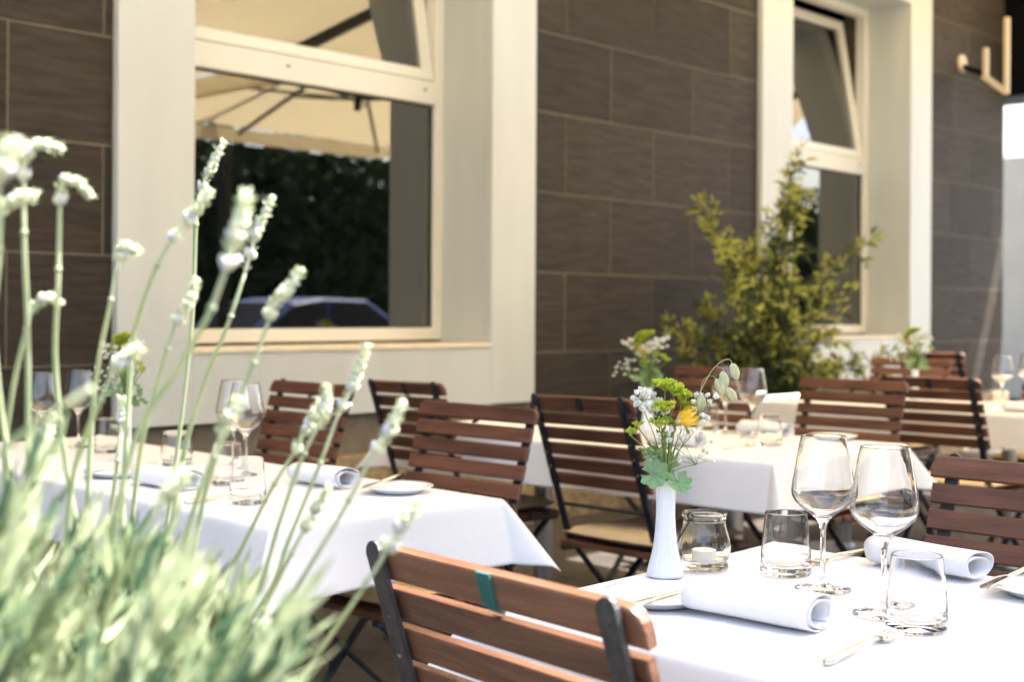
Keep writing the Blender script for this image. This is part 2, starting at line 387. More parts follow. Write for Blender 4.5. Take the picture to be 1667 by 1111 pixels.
def make_chair(name='folding_chair', wood='chair_wood', steel='chair_steel', strap='chair_steel', cushion='cushion_tan'):
    t = thing(name, '', 'chair')
    top_s = slat_mesh('slat', CW, .040, .016, .022, wood); s_m = slat_mesh('slat', CW - .012, .037, .014, 0, wood)
    hz = .895; rake = .30; ax = math.atan(rake)
    for i in range(6):
        z = hz - .040 - i * .0465; x = -.27 + (hz - z - .02) * rake
        o = link('slat', top_s if i == 0 else s_m, t, (x, 0, z)); o.rotation_euler = (0, -ax, 0)
    # side bars: from the top of the back down to the front foot
    for s in (-1, 1):
        y = s * (CW / 2 - .034)
        b = MB(); dx = -.0155
        p0 = Vector((-.27 - .004 + dx, y, hz - .008)); p1 = Vector((-.27 + (hz - .44) * rake + dx, y, .44)); p2 = Vector((.24, y, .012))
        pts = [p0, p1, p2]
        b.bar(p0, p1, .026, .007, (0, 1, 0)); b.bar(p1 + Vector((0, 0, .006)), p2, .024, .008, (0, 1, 0))
        q = (p0 - p1).normalized()
        b.tube([p0 - Vector((.0035, 0, 0)) * 1, p0 + Vector((.0035, 0, 0)) * 1], .013, 12)
        bar = b.build('back_leg', steel, t)
        for zz in (.865, .815, .766, .722, .676):
            r_ = MB(); cx = -.27 + (hz - zz) * rake + dx - .0062
            r_.tube([(cx - .0018, y, zz), (cx + .001, y, zz)], .0046, 10); r_.build('rivet', 'brass', bar)
        b = MB(); y2 = s * (CW / 2 - .055)
        b.bar((.205, y2, .425), (-.25, y2, .012), .024, .008, (0, 1, 0)); b.build('cross_leg', steel, t)
    for nm, x, z in (('upper_rod', -.27 + .335 * rake - .012, .56), ('seat_rod', -.27 + .43 * rake - .012, .462), ('front_stretcher', .155, .10), ('rear_stretcher', -.17, .09)):
        b = MB(); wd = CW / 2 - .03; b.tube([(x, -wd, z), (x, wd, z)], .006, 8); b.build(nm, steel, t)
    # strap on the back of the top slat
    b = MB(); x = -.27 + .02 * rake - .0150
    b.bar((x - .006, .0, hz - .003), (x + .0055, .0, hz - .041), .022, .003, (0, 1, 0)); b.bar((x + .0055, 0, hz - .041), (x + .020, .0, hz - .047), .014, .004, (0, 1, 0))
    b.build('strap', strap, t)
    # seat
    ss = MB().box(-.028, .028, -.205, .205, -.009, .009, bev=.003).mesh('seat_slat', wood)
    for i in range(6): link('seat_slat', ss, t, (-.15 + i * .069, 0, .440))
    for s in (-1, 1):
        b = MB(); b.box(-.185, .225, s * .185 - .010, s * .185 + .010, .418, .4305); b.build('seat_rail', steel, t)
    # cushion
    bm = bmesh.new(); bmesh.ops.create_grid(bm, x_segments=14, y_segments=14, size=.5)
    c = MB(); n = 15
    for layer in (1, -1):
        vs = []
        for i in range(n):
            for j in range(n):
                u = -1 + 2 * i / (n - 1); v = -1 + 2 * j / (n - 1)
                uu = u * (1 - .05 * v * v); vv = v * (1 - .05 * u * u)
                e = max(abs(u), abs(v)); h = .018 * (1 - e ** 6) ** .5 + .0015 * math.sin(5 * u + 2) * math.sin(4 * v)
                vs.append((.02 + uu * .205, vv * .205, .474 + layer * h))
        fs = [(i * n + j, (i + 1) * n + j, (i + 1) * n + j + 1, i * n + j + 1) for i in range(n - 1) for j in range(n - 1)]
        c.add(vs, fs if layer > 0 else [q[::-1] for q in fs])
    bm.free()
    c.build('cushion', cushion, t, smooth=True)
    return t
proto = make_chair()
near = make_chair(wood='chair_wood_worn', steel='chair_steel_grey', strap='teal_paint')
def place(o, rail_mid, yaw, label, group='folding bistro chairs on the terrace', roll=0):
    a = R(yaw); o.location = (rail_mid[0] + .27 * math.cos(a), rail_mid[1] + .27 * math.sin(a), zg(rail_mid[1])); o.rotation_euler = (R(roll), 0, a)
    tag(o, label, 'chair', group)
place(near, (.982, .945), -6.7, 'wooden folding chair with teal strap on its back, nearest the camera')
chairs = [
 ((2.350, .897), 179, 'wooden folding chair facing the wine glasses at the right edge of the nearest table', 0),
 ((2.483, 2.455), 178.5, 'wooden folding chair at the near right corner of the lavender-side table, its slats facing us', 0),
 ((2.653, 3.37), 177, 'wooden folding chair seen behind the wine glass of the left table', 0),
 ((2.945, 3.23), -9, 'wooden folding chair in front of the big window surround, its dark back frame towards us', -1),
 ((2.935, 2.46), -8, 'wooden folding chair with bright tan cushion, its dark back frame behind the flower vase', -1.2),
 ((4.48, 2.45), 180, 'wooden folding chair behind the middle table, right of its wine glasses', 0),
 ((4.72, 3.22), 180, 'wooden folding chair half hidden behind the flowers and left of the potted shrub', 0),
 ((4.90, 2.34), -6, 'wooden folding chair seen from the back, left of the farthest table at the right edge', -.6),
 ((6.50, 3.22), 183, 'wooden folding chair under the small far vase of pale flowers', 0),
 ((7.45, 3.55), -5, 'most distant wooden folding chair, below the dark tiles right of the second window', -1),
 ((6.55, 2.42), 180, 'wooden folding chair cut off by the right edge behind the farthest table', 0),
]
for i, (p, yaw, lab, roll) in enumerate(chairs):
    o = proto if i == 0 else copy_tree(proto)
    place(o, p, yaw, lab, roll=roll)
    if i in (2,):
        for ch in o.children:
            if ch.name.startswith('cushion'):
                ch.data = ch.data.copy(); ch.data.materials[0] = MAT['cushion_grey']

# ------------------------------------------------------------------ tables and cloths
ZT_ = .75
def cloth_mesh(a, b, o, seed=0):
    rr = random.Random(seed); ph = [rr.uniform(0, 6.28) for _ in range(8)]
    FO = {h: [g_ * .31 + .04 for g_ in range(-4, 5) if abs(g_ * .31 + .04) < h - .05] for h in (a, b)}
    def axis(h):
        n = max(8, int(2 * h / .045)); core = [-h + 2 * h * i / n for i in range(n + 1)]; core = sorted([q for q in core if all(abs(q - g_) > .012 for g_ in FO[h])] + [g_ + q for g_ in FO[h] for q in (-.007, -.003, 0, .003, .007)])
        e = [.002, .005, .009, .014, .020, .027, .034, .041, .049, .057, .065, .073, .081, .089, .097, .105, .113, .121, .129, .136, .143, o] ; e = [q for q in e if q <= o]
        return [-h - q for q in e[::-1]] + core + [h + q for q in e]
    U, V = axis(a), axis(b); vs = []
    for u in U:
        for v in V:
            dx = max(0, abs(u) - a); dy = max(0, abs(v) - b); sx = 1 if u > 0 else -1; sy = 1 if v > 0 else -1
            bx = max(-a, min(a, u)); by = max(-b, min(b, v)); r = math.hypot(dx, dy)
            z = 0.0012 * math.sin(7 * u + ph[0]) * math.sin(5 * v + ph[1]) * (1 if r == 0 else 0)
            z += .0012 * max([math.exp(-((u - g_) / .003) ** 2) for g_ in FO[a]] + [math.exp(-((v - g_) / .003) ** 2) for g_ in FO[b]]) + .0009 * math.sin(23 * u + 9 * v + ph[4]) * math.sin(13 * v - 7 * u + ph[5])
            if r == 0: vs.append((u, v, ZT_ + z)); continue
            th = math.atan2(dy, dx); diag = math.sin(2 * th) ** 2
            t = (v if dx > dy else u)
            end = math.exp(-min(a - abs(bx) if dy > dx else b - abs(by), .6) / .13)
            wave = .05 * math.sin(9 * t + ph[2]) + .03 * math.sin(17 * t + ph[3])
            fl = .05 + (1 - diag) * (wave * (1 - end) + .20 * end * (1 - diag)) + .62 * diag
            fl = max(.01, fl)
            k = .008; c = k * (1 - math.exp(-r / k))
            out = c + r * math.sin(fl); drop = max(0, r * math.cos(fl) - c)
            # cloth corner: two side panels meet in a fold pointing outwards
            vs.append((bx + sx * out * math.cos(th), by + sy * out * math.sin(th), ZT_ - drop))
    n = len(V); fs = [(i * n + j, (i + 1) * n + j, (i + 1) * n + j + 1, i * n + j + 1) for i in range(len(U) - 1) for j in range(n - 1)]
    return MB().add(vs, fs).mesh('tablecloth', 'linen', smooth=True)
def table(cx, cy_, a, b, rz, o, lab, clab, seed, cols):
    t = thing('dining_table', lab, 'table', (cx, cy_, zg(cy_)), R(rz), 'terrace dining tables')
    zt = ZT_ - zg(cy_)
    m = MB(); m.box(-a + .002, a - .002, -b + .002, b - .002, zt - .034, zt - .004, bev=.003); m.build('tabletop', 'table_wood', t)
    for q in cols:
        m = MB(); m.tube([(0, q, .02), (0, q, zt - .034)], .032, 20); m.build('column', 'table_steel', t, smooth=False)
        m = MB(); m.lathe([(.21, .0), (.21, .008), (.20, .014), (.05, .026), (.045, .04)], 32); m.build('base_plate', 'table_steel', t, loc=(0, q, 0))
    c = link('tablecloth', cloth_mesh(a, b, o, seed), None, (cx, cy_, 0)); c.rotation_euler = (0, 0, R(rz))
    md = c.modifiers.new('thickness', 'SOLIDIFY'); md.thickness = .0016; md.offset = -1
    tag(c, clab, 'tablecloth', 'white tablecloths')
    return t
table(1.655, .952, .365, .3125, 0, .15, 'table under a white cloth carrying the sharp wine glasses, nearest the camera', 'white tablecloth under the fluted vase and sharp wine glasses', 3, (0,))
table(1.848, 2.964, .292, .95, -3, .15, 'long table under a white cloth behind the lavender at left', 'white tablecloth behind the lavender, its corner tip pointing down', 5, (-.5, .5))
table(3.505, 2.73, .375, .78, 0, .15, 'middle table under a white cloth in front of the potted shrub', 'white tablecloth hanging behind the fluted vase and jar', 9, (-.4, .4))
table(5.70, 2.76, .375, .80, 0, .15, 'far table under a white cloth at the right edge', 'white tablecloth cut off by the right edge of the picture', 12, (-.4, .4))

# ------------------------------------------------------------------ tableware
def wineglass_mesh():
    o = [(.0008, 0), (.0405, 0), (.0412, .0012), (.0405, .0024), (.030, .0036), (.014, .0062), (.0058, .012), (.0042, .022), (.0037, .045), (.0037, .075), (.0042, .088), (.0062, .097), (.0105, .1045),
         (.020, .1125), (.032, .121), (.041, .130), (.0455, .1385), (.0465, .146), (.0455, .156), (.0425, .174), (.0385, .197), (.0345, .219), (.0330, .2268), (.0328, .2274), (.03265, .2279), (.0324, .2281)]
    i = [(.03215, .2279), (.0320, .2274), (.0322, .2268), (.0337, .219), (.0377, .197), (.0417, .174), (.0447, .156), (.0456, .146), (.0445, .139), (.040, .1315), (.031, .123), (.019, .1150), (.009, .1085), (.0008, .1065)]
    b = MB(); b.lathe(o + i, 48, closed=False); return b.mesh('wine_glass', 'glass', smooth=True)
def tumbler_mesh():
    o = [(.0008, .0015), (.025, .0015), (.034, 0), (.038, .0012), (.0397, .006), (.0397, .013), (.039, .026), (.0372, .05), (.0348, .075), (.0324, .0955), (.0322, .0964), (.0319, .0970), (.0315, .0972)]
    i = [(.0311, .0970), (.0308, .0964), (.0309, .0955), (.0333, .075), (.0356, .05), (.0370, .030), (.0355, .019), (.027, .0135), (.0008, .0125)]
    return MB().lathe(o + i, 48).mesh('tumbler', 'glass', smooth=True)
WG, TU = wineglass_mesh(), tumbler_mesh()
def put(name, me, x, y, lab, cat, group=None, rz=0, z=ZT_ + .0015):
    o = link(name, me, None, (x, y, z)); o.rotation_euler = (0, 0, rz); return tag(o, lab, cat, group)
for (x, y, lab) in ((1.742, 1.000, 'sharp stemmed wine glass left of its twin on the nearest table'), (1.656, .857, 'sharp stemmed wine glass behind the near tumbler, rightmost on the nearest table'),
                    (1.93, 2.71, 'stemmed wine glass behind the tumbler on the left table, in front of a chair'), (2.00, 2.86, 'stemmed wine glass overlapped by another on the left table'),
                    (1.835, 3.56, 'stemmed wine glass at far left in front of the dark tiles'), (1.98, 3.62, 'stemmed wine glass just right of the far left one, against dark tiles'),
                    (3.78, 2.545, 'blurred wine glass behind the grass spikelets on the middle table'), (3.70, 2.385, 'blurred wine glass right of the grass spikelets on the middle table'),
                    (5.72, 2.40, 'blurred wine glass in front on the farthest table'), (6.25, 2.50, 'blurred wine glass behind another on the farthest table at right'), (5.95, 2.38, 'blurred wine glass at the very right edge')):
    put('wine_glass', WG, x, y, lab, 'wine glass', 'stemmed wine glasses', rnd(0, 6))
for (x, y, lab) in ((1.803, 1.100, 'thick based tumbler left of the sharp wine glasses'), (1.606, .785, 'nearest thick based tumbler in front of a fork'),
                    (1.655, 2.315, 'tumbler on the left table in front of a wine glass'), (1.80, 2.60, 'tumbler behind another one on the left table'), (1.96, 3.42, 'tumbler behind the lavender at far left'),
                    (3.84, 2.66, 'blurred tumbler behind the white blossoms on the middle table'), (3.515, 2.205, 'blurred tumbler on the middle table right of its wine glasses')):
    put('tumbler', TU, x, y, lab, 'tumbler', 'water tumblers', rnd(0, 6))

def napkin_mesh(L=.185, seed=0):
    rr = random.Random(seed); n = 64; turns = 1.875; prof = []
    for k in range(n + 1):
        t = k / n; a = t * turns * 2 * math.pi - .9; r = 1 - .42 * (1 - t) ** 1.05 + .02 * math.sin(7 * t + seed) * (1 - t)
        prof.append(((.039 * r * math.cos(a) * (1 - .06 * math.sin(3 * a + seed))) + .006 * (1 - t), .0235 * r * math.copysign(abs(math.sin(a)) ** .8, math.sin(a)) + .0245 - .004 * (1 - t)))
    prof += [(prof[-1][0] - .004, .0035), ] if False else []
    b = MB(); ny = 9; vs = []
    for j in range(ny + 1):
        y = -L / 2 + L * j / ny
        for k, (x, z) in enumerate(prof):
            d = (.002 * math.sin(k * .35 + seed)) if j in (0, ny) else 0
            vs.append((x + .0012 * math.sin(y * 25 + seed), y + d, max(.001, z + .0012 * math.sin(y * 18 + k * .2))))
    m = len(prof); b.add(vs, [(j * m + k, j * m + k + 1, (j + 1) * m + k + 1, (j + 1) * m + k) for j in range(ny) for k in range(m - 1)])
    return b.mesh('napkin', 'napkin', smooth=True)
def napkin(x, y, rz, lab, seed):
    o = put('rolled_napkin', napkin_mesh(seed=seed), x, y, lab, 'napkin', 'rolled white napkins', R(rz), ZT_ + .002)
    md = o.modifiers.new('thickness', 'SOLIDIFY'); md.thickness = .0016; md.offset = 0
napkin(1.505, .962, 4, 'rolled white napkin lying nearest, left of the fork', 1)
napkin(1.975, .950, 172, 'rolled white napkin behind the stems of the sharp wine glasses', 2)
napkin(1.955, 2.44, -2, 'rolled white napkin beside the plate on the left table', 3)
napkin(1.675, 2.66, 3, 'rolled white napkin among the lavender leaves', 4)
napkin(3.80, 2.40, 176, 'blurred rolled napkin behind the tumbler on the middle table', 5)
napkin(3.32, 2.42, 2, 'blurred rolled napkin left of the fork on the middle table', 6)
napkin(5.50, 2.20, 4, 'blurred rolled napkin on the farthest table', 7)

PLATE = MB().lathe([(.001, .004), (.046, .004), (.050, .0005), (.054, .0015), (.066, .009), (.0785, .0135), (.0795, .0148), (.0785, .0158), (.066, .0125), (.052, .0065), (.001, .006)], 56).mesh('plate', 'porcelain', smooth=True)
for (x, y, lab) in ((1.500, 1.120, 'small white plate with a knife behind the nearest chair rail'), (1.935, .745, 'small white plate cut by the right edge'), (2.000, 2.225, 'small white plate with a knife near the corner of the left table'),
                    (1.70, 2.92, 'small white plate behind the lavender leaves'), (3.84, 2.17, 'blurred white plate on the middle table')):
    put('bread_plate', PLATE, x, y, lab, 'plate', 'bread plates')

def knife(p, rz, tiltdeg, lab):
    t = thing('table_knife', lab, 'knife', p, R(rz), 'table knives'); t.rotation_euler = (0, R(tiltdeg), R(rz))
    b = MB(); b.tube([(-.105, 0, 0), (-.10, 0, 0), (-.05, 0, 0), (.0, 0, 0), (.008, 0, 0)], [.003, .0052, .0048, .0036, .002], 8); b.v = [(x, y * 1.25, z * .75) for x, y, z in b.v]; b.build('handle', 'silver', t, smooth=True)
    b = MB(); b.add([(.006, -.003, -.0008), (.03, -.008, -.0008), (.09, -.009, -.0008), (.108, -.001, -.0008), (.10, .006, -.0008), (.006, .004, -.0008)] + [(.006, -.003, .0008), (.03, -.008, .0004), (.09, -.009, .0004), (.108, -.001, .0004), (.10, .006, .0012), (.006, .004, .0012)],
                    [(5, 4, 3, 2, 1, 0), (6, 7, 8, 9, 10, 11)] + [(i, (i + 1) % 6, 6 + (i + 1) % 6, 6 + i) for i in range(6)]); b.build('blade', 'silver', t)
knife((1.497, 1.082, ZT_ + .0215), -2, -1.5, 'silver knife resting on the plate behind the nearest chair')
knife((1.935, .800, ZT_ + .0225), 182, 1.5, 'silver knife resting on the plate at the right edge')
knife((2.00, 2.275, ZT_ + .0225), 202, 3, 'silver knife resting on the plate of the left table')
knife((1.70, 2.90, ZT_ + .0225), 185, 1.5, 'silver knife on the plate behind the lavender')

def fork(p, rz, lab):
    t = thing('table_fork', lab, 'fork', p, R(rz), 'table forks')
    b = MB(); pts = [(-.105, 0, .003), (-.095, 0, .003), (-.05, 0, .0045), (0, 0, .008), (.025, 0, .0065), (.038, 0, .004)]; b.tube(pts, [.0035, .0052, .0042, .0026, .0028, .0035], 8)
    b.v = [(x, y * 1.2, z * 1.0) for x, y, z in b.v]; b.build('handle', 'silver', t, smooth=True)
    b = MB(); prof = [(.034, .0045, .004), (.042, .0115, .0028), (.052, .0125, .0022)]
    vs = []
    for (x, hw, z) in prof: vs += [(x, -hw, z + .001), (x, 0, z), (x, hw, z + .001), (x, hw, z + .0026), (x, 0, z + .0016), (x, -hw, z + .0026)]
    b.add(vs, [(0, 1, 2, 3, 4, 5)] + [(i * 6 + k, i * 6 + (k + 1) % 6, (i + 1) * 6 + (k + 1) % 6, (i + 1) * 6 + k) for i in range(2) for k in range(6)] + [(17, 16, 15, 14, 13, 12)])
    b.build('fork_head', 'silver', t)
    for k in range(4):
        y = -.0105 + k * .007; b = MB(); b.tube([(.050, y, .0032), (.065, y * .97, .0036), (.082, y * .93, .0062), (.087, y * .92, .0078)], [.0019, .0018, .0015, .0008], 6); b.build('tine', 'silver', t)
fork((1.470, .783, ZT_ + .0025), 2, 'silver fork in front of the nearest tumbler')
fork((1.965, 1.103, ZT_ + .0025), 178, 'silver fork behind the stem of a sharp wine glass')
fork((1.655, 2.395, ZT_ + .0025), 2, 'silver fork beside the tumbler on the left table')
fork((3.42, 2.245, ZT_ + .0025), 4, 'blurred silver fork on the middle table')

VASE = MB().lathe([(.001, .001), (.0265, 0), (.0280, .002), (.0280, .006), (.0262, .014), (.0225, .028), (.0185, .047), (.0160, .068), (.0147, .092), (.0146, .115), (.0153, .135), (.0163, .148), (.0158, .1492), (.0150, .148), (.0138, .135), (.0132, .10), (.0125, .06), (.001, .05)], 72, flute=.022, flutes=18).mesh('fluted_vase', 'vase_porcelain', smooth=True)
vase_pos = [(1.658, 1.226), (1.895, 3.21), (3.64, 2.77), (5.80, 2.85)]
for (x, y), lab in zip(vase_pos, ('tall white fluted vase standing beside the candle jar', 'white fluted vase hidden among the lavender stems', 'blurred white vase on the middle table', 'blurred small white vase on the farthest table')):
    put('fluted_vase', VASE, x, y, lab, 'vase', 'white fluted vases')

def candle_jar(x, y, rz, lab, clab):
    t = thing('candle_jar', lab, 'jar', (x, y, ZT_ + .0016), rz, 'glass candle jars')
    o = [(.001, .003), (.030, .003), (.035, 0), (.0385, .002), (.0392, .006), (.0378, .010), (.0372, .014), (.0400, .020), (.0422, .030), (.0425, .038), (.0410, .048), (.0382, .058), (.0350, .068), (.0338, .076), (.0335, .080), (.0360, .083), (.0366, .087), (.0355, .0905)]
    i = [(.0325, .0905), (.0312, .086), (.0312, .078), (.0325, .068), (.0355, .058), (.0383, .048), (.0398, .038), (.0394, .030), (.0372, .021), (.033, .014), (.001, .012)]
    MB().lathe(o + i, 64, flute=.006, flutes=16).build('jar', 'jar_glass', t, smooth=True)
    b = MB(); b.tube([(.0345 * math.cos(a), .0345 * math.sin(a), .0792) for a in [k / 24 * 2 * math.pi for k in range(25)]], .0009, 6)
    h = []
    for k in range(14): a = k / 13 * 2 * math.pi; h.append((-.0375, .0055 * math.sin(a), .0815 + .0055 - .0055 * math.cos(a)))
    b.tube(h, .0011, 6); b.tube([(-.0376, .001, .0805), (-.045, .013, .056), (-.050, .023, .034)], .0011, 6)
    b.build('wire_handle', 'wire', t)
    c = put('tea_light', MB().lathe([(.001, 0), (.0185, 0), (.019, .001), (.019, .017), (.018, .018), (.017, .0165), (.001, .016)], 28).mesh('tea_light', 'wax', smooth=False), x, y, clab, 'candle', z=ZT_ + .0142)
candle_jar(1.749, 1.217, R(0), 'round glass candle jar with black wire loop beside the fluted vase', 'white tea light inside the jar on the nearest table')
candle_jar(1.92, 3.00, R(120), 'glass candle jar among the lavender on the left table', 'white tea light inside the jar on the left table')

# ------------------------------------------------------------------ bouquets
BROT = math.atan2(-math.cos(YAW), math.sin(YAW))
def bouquet(x, y, lab, sharpness=1, seed=0, mirror=1, lush=1.0):
    rr = random.Random(seed); U = rr.uniform
    t = thing('flower_bouquet', lab, 'flowers', (x, y, ZT_ + .1), BROT if mirror == 1 else BROT + 2.4, 'table bouquets')
    base = Vector((0, 0, .0)); T = .05                         # vase mouth at z = .05
    def stem(tip, r=.0011, mid=None, matn='fresh_stem'):
        tip = Vector(tip); m0 = Vector((tip.x * .14, tip.y * .14, T)); m1 = mid or (m0.lerp(tip, .5) + Vector((-tip.x * .12, -tip.y * .12, .006)))
        b = MB(); b.tube(bez([base + Vector((tip.x * -.02, 0, -.035)), m0, m1, tip], 5), r, 5); b.build('stem', matn, t)
    def gyp(c, n, spread, r=.0040):
        c = Vector(c); n = int(n * 1.7); stem(c - Vector((0, 0, spread * .8)), .0008)
        b = MB()
        for _ in range(n):
            p = c + Vector((U(-1, 1), U(-1, 1), U(-.8, .8))) * spread
            q = c - Vector((0, 0, spread * .8)); b.tube([q, q.lerp(p, .55) + Vector((0, 0, .002)), p], .00035, 3, cap=False, m=1)
            for k in range(7):
                d = Vector((U(-1, 1), U(-1, 1), U(-1, 1))).normalized() * r * .55
                b.ball(p + d, r * U(.5, .75), 5, 4)
            for k in range(6):
                d = Vector((U(-1, 1), U(-1, 1), U(-.3, 1))).normalized(); b.leaf(p + d * r * .4, d, rvec(), r * 1.1, r * .9)
        b.build('white_blossoms', ['baby_breath', 'fresh_stem'], t)
    def umbel(c, n, sx, sz, r=.0038):
        c = Vector(c); stem(c - Vector((0, 0, sz)), .0011); b = MB(); q = c - Vector((0, 0, sz * 1.3))
        for _ in range(n):
            p = c + Vector((U(-1, 1) * sx, U(-1, 1) * sx * .7, U(-1, 1) * sz * .45)); b.tube([q, p], .00035, 3, cap=False)
            for k in range(5):
                d = Vector((U(-1, 1), U(-1, 1), U(-.2, 1))).normalized(); b.leaf(p, d, rvec(), r * 1.6, r * 1.2)
        b.build('lime_umbel', 'lime_umbel', t)
    def big_leaf(c, nrm, rad, ang):
        nrm = Vector(nrm).normalized(); e1 = nrm.orthogonal().normalized(); e1 = Quaternion(nrm, ang) @ e1; e2 = nrm.cross(e1); c = Vector(c)
        vs = [c - nrm * rad * .18]; n = 48
        for ring in (.5, 1):
            for k in range(n):
                a = (k / (n - 1) - .5) * 2 * math.pi * .93
                lob = 1 + .10 * math.cos(a * 8) - .03 * abs(math.sin(a * 24)); rr_ = rad * ring * (lob if ring == 1 else 1)
                vs.append(c + e1 * rr_ * math.cos(a) + e2 * rr_ * math.sin(a) + nrm * rad * (.13 * ring * math.cos(a * 8) + .30 * ring * ring - .18))
        fs = [(0, 1 + k, 2 + k) for k in range(n - 1)] + [(1 + k, 1 + n + k, 2 + n + k, 2 + k) for k in range(n - 1)]
        MB().add(vs, fs).build('mantle_leaf', 'mantle_leaf', t, smooth=True)
        stem(c, .0012)
    gyp((-.035, .0, .175), int(13 * lush), .020); gyp((-.012, .012, .160), int(10 * lush), .018); gyp((.055, -.004, .165), int(7 * lush), .022); gyp((.048, .012, .100), int(10 * lush), .034, .0030)
    gyp((.036, -.014, .135), int(6 * lush), .020); gyp((-.005, -.02, .125), int(6 * lush), .016, .0028)
    umbel((-.002, .004, .200), int(44 * lush), .016, .010); umbel((.012, .002, .194), int(44 * lush), .014, .011); umbel((.025, .0, .184), int(40 * lush), .013, .012); umbel((.036, .0, .166), int(26 * lush), .010, .012); umbel((-.004, -.016, .168), int(24 * lush), .016, .010)
    umbel((-.056, -.004, .126), 9, .007, .006); umbel((-.044, -.006, .137), 7, .006, .005); umbel((-.012, -.012, .142), 14, .012, .009); umbel((.0, .01, .118), 10, .010, .007)
    # yellow flower
    b = MB(); c = Vector((.012, -.012, .140)); stem(c, .0014); ax = Vector((.72, -.15, .35)).normalized()
    for k in range(9):
        sd = (Quaternion(ax, k * .7) @ ax.orthogonal().normalized()); d = (ax + sd * U(.15, .45)).normalized(); b.leaf(c + sd * .002, d, sd, U(.034, .044), .011, .25)
    b.build('yellow_flower', 'yellow_petal', t)
    big_leaf((-.020, -.022, .062), (-.25, -.85, .35), .023, 2.2); big_leaf((.018, -.022, .050), (.25, -.75, .55), .020, .9); big_leaf((-.020, -.006, .092), (-.35, -.4, .8), .017, .3); big_leaf((.005, .024, .075), (.1, .6, .7), .022, 1.5)
    for k in range(7):
        a = U(0, 6.28); b = MB(); tip = Vector((U(-.03, .03), U(-.02, .02), U(.09, .15))); stem(tip, .0009); 
        for _ in range(3): b.leaf(tip + Vector((0, 0, U(-.03, 0))), Vector((U(-1, 1), U(-1, 1), U(.2, 1))), rvec(), U(.014, .022), .006)
        b.build('small_leaves', 'fresh_stem', t)
    if mirror == 1:      # quaking grass
        main = bez([(0, 0, -.03), (.006, .0, T), (.030, .003, .130), (.062, .004, .205), (.082, .004, .232), (.098, .004, .238), (.104, .004, .228)], 6)
        b = MB(); b.tube(main, .0006, 4); b.tube(bez([(.052, .003, .180), (.058, .004, .205), (.072, .004, .212), (.080, .003, .204)], 5), .0004, 4); b.tube(bez([(.078, .004, .226), (.088, .004, .224), (.090, .003, .215)], 4), .0004, 4); b.tube(bez([(.045, .003, .165), (.047, .003, .185), (.052, .0, .186), (.055, 0, .178)], 4), .0004, 4)
        b.build('grass_stalk', 'grass_spikelet', t)
        for (p, d) in (((.104, .004, .229), (.25, 0, -1)), ((.088, .003, .216), (.2, 0, -1)), ((.080, .003, .205), (.35, 0, -.9)), ((.055, .0, .179), (-.1, 0, -1)), ((.096, .003, .192), (.5, 0, -.8))):
            b = MB(); d = Vector(d).normalized(); p = Vector(p)
            for k in range(8):
                q = p + d * (.0030 * k); wd = .0058 * math.sin((k + 1.2) / 9 * math.pi) + .001
                for s in (-1, 1): b.ball(q + Vector((s * wd * .45, 0, 0)), wd * .75, 6, 4, (1, .7, 1.3), axis=d)
            b.build('spikelet', 'grass_spikelet', t, smooth=True)
    return t
blabs = ('wild flower bouquet with a yellow bloom and drooping grass in the sharp vase', 'yellow-green bouquet behind the lavender stems at left', 'blurred pale bouquet against dark tiles left of the shrub', 'small pale yellow bouquet far back at right')
for k, ((x, y), lab) in enumerate(zip(vase_pos, blabs)): bouquet(x, y, lab, seed=20 + k, mirror=1 if k == 0 else 2, lush=1.25 if k == 0 else 1.5).scale = (1, 1, 1) if k == 0 else (1.35, 1.35, 1.2)

# ------------------------------------------------------------------ potted shrub by the wall
sh = thing('potted_shrub', 'potted olive shrub with yellow-green tips against the facade between the windows', 'shrub', (6.45, 4.12, zg(4.1)))
MB().lathe([(.16, 0), (.20, .02), (.235, .30), (.25, .36), (.25, .40), (.225, .40), (.22, .36), (.001, .355)], 32).build('pot', 'terracotta', sh, smooth=False)
MB().lathe([(.001, .352), (.215, .352), (.215, .37), (.001, .385)], 24).build('soil', 'soil', sh)
tips = [(6.40, 2.0), (5.78, 1.52), (6.08, 1.74), (6.98, 1.74), (7.72, 1.64), (7.45, 1.12), (5.80, 1.06), (5.88, 1.24), (7.35, .87), (6.2, 1.48), (6.77, 1.45), (6.5, 1.2), (7.05, .9), (6.1, 1.15), (6.36, 1.75), (6.9, 1.3), (6.05, .9), (6.5, 1.5), (6.7, 1.05), (6.25, 1.0), (6.42, 1.85), (6.6, .85), (6.35, 1.3), (6.5, .95), (6.75, .8), (6.3, .8), (6.45, 1.1)]
br = MB(); lf = MB(); base = Vector((0, 0, .36))
